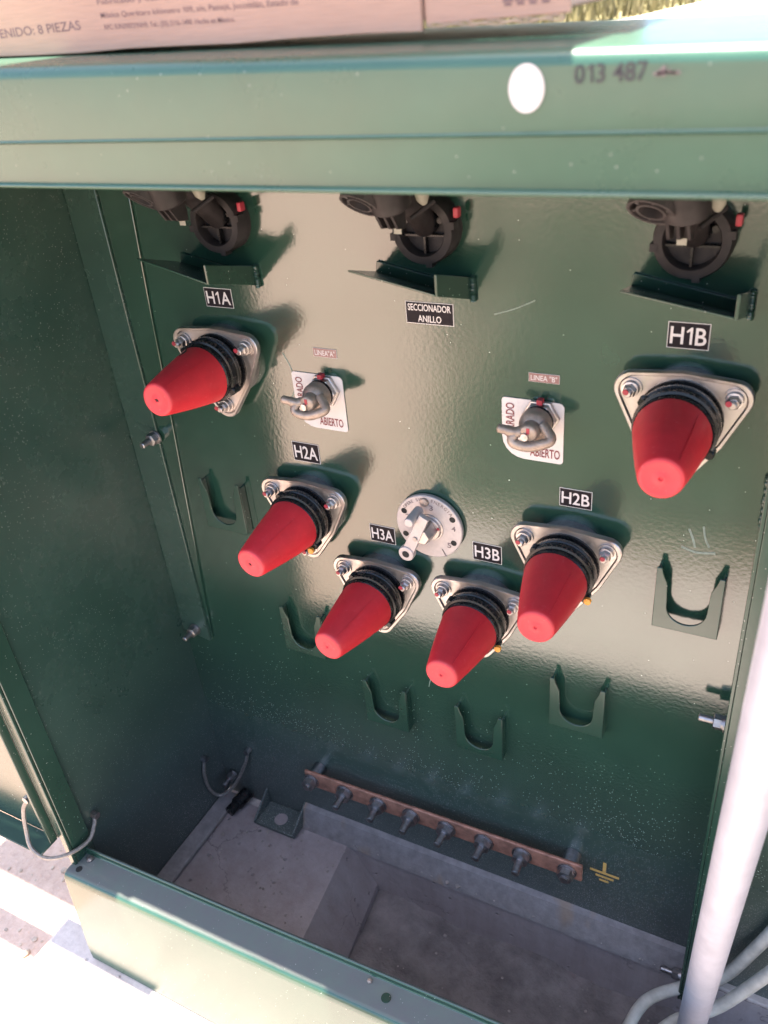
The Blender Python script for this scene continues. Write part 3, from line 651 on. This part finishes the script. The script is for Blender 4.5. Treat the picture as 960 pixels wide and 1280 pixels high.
# ---- switch handles on white plates
def switch(px0, px1, pz0, pz1, hx, hz, sc=1.0):
    q = B(); q.prism(rrect(px0, px1, pz0, pz1, .005, 5, (.006, .004, .026, .004)), -.0013, -.0003)
    o = obj('switch_plate', q, 'white_vinyl', CAB)
    L = lettering('lettering', 'ABIERTO', px0+.0325, pz0+.0055, .034, .0112, -.0018, 'ink_red', o, ang=0)
    me = text_mesh('CERRADO'); xs = [v.co.x for v in me.vertices]; ys = [v.co.y for v in me.vertices]
    a, b_, c, d = min(xs), max(xs), min(ys), max(ys)
    for v in me.vertices:
        u = (v.co.x-a)/(b_-a)*.043; t = (v.co.y-c)/(d-c)*.0100; v.co = Vector((px0+.0045+.0100-t, -.0018, pz0+.024+u))
    me.materials.append(M['ink_red']); put('lettering', me, o)
    hub = B(); hub.lathe([(.0015, .0215), (.006, .0215), (.0065, .0190), (.012, .0190), (.013, .0175)], (hx, 0, hz), n=6); ho = obj('lock_nut', hub, 'steel', o, bev=.0006)
    g_ = B(); g_.lathe([(.013, .0175), (.015, .0175), (.0152, .0160), (.017, .0160)], (hx, 0, hz), n=32); obj('gasket', g_, 'black', o)
    h = B(); h.lathe([(.017, .0175), (.026, .0170), (.030, .0150), (.033, .0105), (.044, .0098), (.046, .0080)], (hx, 0, hz), n=32)
    h.tube(spline([(hx+.012, -.032, hz+.006), (hx+.024, -.042, hz-.004), (hx+.014, -.046, hz-.010), (hx-.001, -.047, hz-.0140), (hx-.0155, -.048, hz-.0105), (hx-.015, -.044, hz-.003), (hx-.005, -.037, hz+.001)], 6), .0056, 10)
    h.tube(spline([(hx-.004, -.038, hz+.001), (hx-.014, -.043, hz-.001), (hx-.024, -.046, hz+.002), (hx-.033, -.048, hz+.004)], 5), [.0062]*5+[.0058]*5+[.0050]*5+[.003], 10)
    obj('handle', h, 'bronze', o, ang=50)
    obj('screw', B().lathe([(0, .0042), (.003, .0042), (.0035, .002)], (hx-.003, -.046, hz-.003), (0,-1,0), 12), 'steel', o)
    r_ = B(); r_.box((hx-.0015, -.0467, hz+.0005), (hx+.0020, -.0462, hz+.0070)); r_.box((hx-.002, -.0125, hz+.018), (hx+.004, -.0045, hz+.0235)); obj('red_mark', r_, 'redbit', o)
    cl = B(); cl.box((hx-.009, -.0485, hz-.008), (hx-.003, -.0462, hz-.0035), .0006); obj('bright_tab', cl, 'steel', o)
switch(.245, .317, .829, .9025, .2915, .8835)
switch(.519, .589, .8305, .9035, .5640, .8860)

# ---- tap changer dial
dx, dz = .4225, .7165
d_ = B(); d_.lathe([(.0020, .0445), (.0075, .0450), (.0085, .0440)], (dx, 0, dz), n=64); DIAL = obj('dial_plate', d_, 'alu', CAB)
for k, a in enumerate((28, 152, 207, -27, -62, 92)):
    hx, hz = dx+.0372*math.cos(math.radians(a)), dz+.0372*math.sin(math.radians(a))
    if k in (0, 1, 2, 3): obj('dial_hole', B().lathe([(0, .0040), (.0003, .0040)], (hx, -.00855, hz), n=16), 'hole', DIAL)
    if k == 5: obj('dial_screw', B().lathe([(0, .0060), (.003, .0055), (.004, .003)], (hx-.002, -.0086, hz-.001), n=14), 'bronze', DIAL)
def arc_text(s_, r, a0, a1, h, mat, flip=False):
    bmv = []; n = len(s_)
    for i, ch in enumerate(s_):
        if ch == ' ': continue
        me = text_mesh(ch); a = math.radians(a0 + (a1-a0)*i/max(1, n-1)); c = Vector((dx+r*math.cos(a), dz+r*math.sin(a)))
        xs = [v.co.x for v in me.vertices]; mx = (min(xs)+max(xs))/2; ro = a - PI/2 if not flip else a + PI/2
        for v in me.vertices:
            u, t = (v.co.x-mx)*h, v.co.y*h; v.co = Vector((c.x + u*math.cos(ro) - t*math.sin(ro), -.0089, c.y + u*math.sin(ro) + t*math.cos(ro)))
        me.materials.append(M[mat]); bmv.append(me)
    q = bmesh.new()
    for me in bmv: q.from_mesh(me)
    me = bpy.data.meshes.new('lettering'); q.to_mesh(me); q.free(); me.materials.append(M[mat]); put('lettering', me, DIAL)
arc_text('OPERE SIN', .0375, 142, 100, .0060, 'ink_grey'); arc_text('ENERGIA', .0375, 80, 38, .0064, 'ink_grey')
for s_, a, r in (('2', 160, .0300), ('3', 80, .0295), ('4', 8, .0345), ('5', -38, .0345)):
    lettering('lettering', s_, dx+r*math.cos(math.radians(a))-.003, dz+r*math.sin(math.radians(a))-.004, .0055, .0075, -.0089, 'ink_grey', DIAL)
obj('scribed_line', B().prism([(dx+.0165,dz-.0300),(dx+.0175,dz-.0295),(dx+.0225,dz-.0395),(dx+.0215,dz-.0400)], -.0092, -.0087), 'ink_grey', DIAL)
kn = B(); kn.lathe([(.0086, .0190), (.010, .0190), (.0102, .0168), (.014, .0160)], (dx+.001, 0, dz), n=32); kn.lathe([(.014, .0135), (.024, .0125), (.026, .0115), (.034, .0105)], (dx+.001, 0, dz), n=6)
obj('dial_hub', kn, 'steel', DIAL, bev=.0006)
hb = B(); hy = -.036
hb.hexa([(dx+.002,hy,dz+.034),(dx+.013,hy,dz+.028),(dx-.014,hy,dz-.034),(dx-.028,hy,dz-.026),(dx+.002,hy+.007,dz+.034),(dx+.013,hy+.007,dz+.028),(dx-.014,hy+.007,dz-.034),(dx-.028,hy+.007,dz-.026)])
hb.lathe([(.0, .0105), (.008, .0105), (.009, .0095)], (dx-.020, hy+.007, dz-.027), n=24)
hb.lathe([(-.010, .0068), (.020, .0062), (.021, .0052)], (dx-.008, hy+.010, dz+.027), (0,-1,0), 16)
obj('dial_handle', hb, 'alu', DIAL, bev=.0012)
obj('eye_hole', B().lathe([(0, .0048), (.0003, .0048)], (dx-.020, hy-.0021, dz-.027), n=18), 'hole', DIAL)
obj('red_mark', B().lathe([(0, .0022), (.0006, .0020)], (dx+.0155, -.0142, dz+.0035), n=10), 'redbit', DIAL)
obj('set_screw', B().lathe([(0, .0032), (.0015, .0030)], (dx-.006, hy-.0004, dz-.002), n=12), 'zinc', DIAL)
# ---- copper ground bar
gb = B(); gb.loft([[(x, -.0305, .1435+.02*(x-.17)), (x, -.0305, .1785+.02*(x-.17)), (x, -.0245, .1785+.02*(x-.17)), (x, -.0245, .1435+.02*(x-.17))] for x in (.163, .40, .6425)])
GB = obj('ground_bar', gb, 'copper', CAB, bev=.0025, seg=3)
ST2 = stud_mesh(.036, .0060, 1.5); B8 = B().lathe([(0, .0145), (.002, .0145), (.0022, .0125), (.005, .0125)], n=20).lathe([(.005, .0128), (.014, .0124), (.015, .010)], n=6).lathe([(.014,.0068),(.0185,.0062)], n=12).mesh('bolt', 'zinc')
head = B().lathe([(0, .0095), (.006, .0090)], n=6).mesh('bolt_head', 'zinc')
xs = [.1765, .2425, .3050, .3650, .4275, .4900, .5510, .6205]
for i, x in enumerate(xs):
    zz = .1600 + .02*(x-.17)
    if i in (0, 7):
        put('bolt', B8, GB, (x, -.0307, zz)); put('standoff', B().cyl((0, -.0005, 0), (0, -.0243, 0), .0125, 16).mesh('standoff', 'zinc'), GB, (x, 0, zz))
    else:
        put('stud', ST2, GB, (x, -.0307, zz), (0, random.uniform(0, 3), random.uniform(-.06, .06))); put('bolt_head', head, GB, (x, -.0183, zz))

# ------------------------------------------------------------------ carton on the roof
box_root = thing('cardboard_box', 'brown cardboard carton with printed text lying on top of the cabinet', 'box', (.05, -.16, 1.2705))
def part(name, b_, mat, root, bev=0):
    o = obj(name, b_, mat, None, bev=bev); o.parent = root; o.matrix_parent_inverse = Matrix.Translation(root.location).inverted(); return o
BY = -.262
q = B(); q.box((-.64, BY, 1.2745), (.662, -.06, 1.56)); BX = part('carton_body', q, 'card', box_root, .002)
fr = B(); n = 26
def bz(x): return 1.2725 - .0035*max(0, min(1, (x-.2)/.37)) + .0006*math.sin(x*40)
ringsb = []
for k in range(n+1):
    x = -.64 + (.573+.64)*k/n; ringsb.append([(x, BY-.0045, bz(x)), (x, BY-.0045, 1.555), (x, BY-.0005, 1.555), (x, BY-.0005, bz(x))])
FP = part('front_panel', B().loft(ringsb), 'card', box_root, .0008)
q = B(); q.box((.5745, BY-.0022, 1.2725), (.664, BY-.0004, 1.556)); part('overlapping_flap', q, 'card', box_root, .0006)
te = B()
for j in range(2):
    te.tube([(.576+.005*k, BY-.0030-.001*j, 1.2722-.0012*j + .0007*math.sin(k*1.7+j*2) - .0009*(k > 5)) for k in range(18)], .0008, 6)
part('torn_edge', te, 'cardedge', box_root)
q = B(); q.hexa([(.245, -.343, 1.515), (.655, -.340, 1.515), (.655, BY-.005, 1.552), (.245, BY-.005, 1.552), (.245, -.343, 1.519), (.655, -.340, 1.519), (.655, BY-.005, 1.556), (.245, BY-.005, 1.556)])
part('added_shade_flap', q, 'card', box_root)  # unseen flap, added to shade the roof's front edge below
M['print'] = simple('carton_print', (.22, .13, .12), .8, var=.15)
def ptxt(s_, x0, z0, w_, h, ang=-.035):
    o = lettering('printed_text', s_, x0, z0, w_, h, BY-.0047, 'print', None, ang=ang); o.parent = box_root; o.matrix_parent_inverse = Matrix.Translation(box_root.location).inverted()
ptxt('CONTENIDO: 8 PIEZAS', .178, 1.2850, .120, .0062, .01)
ptxt('Fabricado y comercializado por', .319, 1.2995, .115, .0044, -.02)
ptxt('México Querétaro kilómetro 109, s/n, Pastejé, Jocotitlán, Estado de', .3195, 1.2912, .168, .0046, -.02)
ptxt('RFC: IUN390731NH9. Tel.: (55) 5116-1490. Hecho en México.', .3205, 1.2838, .116, .0044, -.02)
ic = B()
for k in range(4):
    x = .624 + k*.0075; ic.box((x, BY-.0026, 1.2805), (x+.0062, BY-.0023, 1.2845)); ic.box((x+.001, BY-.0026, 1.2785), (x+.0052, BY-.0023, 1.2800))
part('printed_symbols', ic, 'print', box_root)

# ------------------------------------------------------------------ white pipe and pale cables
pp = [Vector((.8208 + .0136*t, -.078 - .2688*t, -.076 + .9632*t)) for t in (0, .2, .4, .6, .8, 1.0, 1.18)]
pi_ = B().tube(pp, .0180, 28)
tag(obj('plastic_pipe', pi_, 'pvc'), 'thick white plastic pipe leaning in front of the right-hand divider', 'pipe')
c1 = B().tube(spline([(.715,-.20,-.22),(.728,-.16,-.10),(.738,-.125,-.03),(.757,-.080,.004),(.800,-.045,.016),(.848,-.026,.045),(.880,-.016,.120),(.905,-.016,.21),(.925,-.02,.32)], 8), .0086, 14)
tag(obj('cable', c1, 'cable'), 'pale power cable nearer the back panel, curving up behind the white pipe', 'cable', 'pale cables in the pad opening')
c2 = B().tube(spline([(.755,-.21,-.20),(.765,-.165,-.08),(.775,-.125,-.02),(.800,-.090,.002),(.848,-.062,.026),(.888,-.048,.095),(.920,-.046,.18),(.945,-.05,.29)], 8), .0086, 14)
tag(obj('cable', c2, 'cable'), 'pale power cable nearer the viewer, lowest beside the foot of the white pipe', 'cable', 'pale cables in the pad opening')

# ------------------------------------------------------------------ gravel and far grass
gv = B(); ico = bmesh.new(); bmesh.ops.create_icosphere(ico, subdivisions=1, radius=1); tpl = [v.co.copy() for v in ico.verts]; tf = [[v.index for v in f.verts] for f in ico.faces]
for k in range(900):
    x, y = random.uniform(-.95, -.155), random.uniform(-.9, .1); r = random.uniform(.0015, .0045)*(1 if random.random() < .93 else 2.2)
    s_ = Vector((r*random.uniform(.7,1.3), r*random.uniform(.7,1.3), r*random.uniform(.5,.8))); vv = [gv.bm.verts.new((x+c.x*s_.x*random.uniform(.8,1.2), y+c.y*s_.y, SOIL+c.z*s_.z+r*.2)) for c in tpl]
    for f in tf: gv.bm.faces.new([vv[i] for i in f])
cr = B()
for k in range(260):
    u = random.random(); x, y, zz = (random.uniform(-.02, .235), random.uniform(-.28, -.03), -.002) if u < .45 else ((random.uniform(.31, 1.0), random.uniform(-.29, -.03), -.108) if u < .8 else (random.uniform(.14, .79), random.uniform(-.0215, -.018), .006))
    r = random.uniform(.0008, .0026)*(1 if random.random() < .92 else 2.2); vv = [cr.bm.verts.new((x+c.x*r*random.uniform(.7,1.4), y+c.y*r*random.uniform(.7,1.3), zz+c.z*r*.6+r*.3)) for c in tpl]
    for f in tf: cr.bm.faces.new([vv[i] for i in f])
tag(obj('crumbs', cr, simple('concrete_crumbs', (.26, .22, .20), .9, var=.45, scale=30)), 'loose crumbs of concrete and dirt on the cabinet floor', 'dirt', kind='stuff')
M['gravel'] = simple('gravel_stone', (.42, .34, .27), .9, var=.35, scale=40)
tag(obj('gravel', gv, 'gravel'), 'small loose gravel on the tan soil beside the pad', 'gravel', kind='stuff')
gr = B()
for k in range(9000):
    y = random.uniform(14, 60); x = -.30*y + random.uniform(-.22, .30)*y
    if x > -5.6 + (y-24)*.15 and y < 48: continue
    h = random.uniform(.15, .55); a = random.uniform(0, PI); dx_, dy_ = math.cos(a)*h*.16, math.sin(a)*h*.16; lx, ly = random.uniform(-.3,.3)*h, random.uniform(-.3,.3)*h
    v = [gr.bm.verts.new(p) for p in ((x-dx_, y-dy_, SOIL), (x+dx_, y+dy_, SOIL), (x+lx, y+ly, SOIL+h))]; gr.bm.faces.new(v)
M['grass'] = simple('dry_grass', (.17, .14, .055), .8, var=.6, scale=.6)
tag(obj('dry_grass', gr, 'grass'), 'dry yellow-green grass far behind the cabinet', 'grass', kind='stuff')
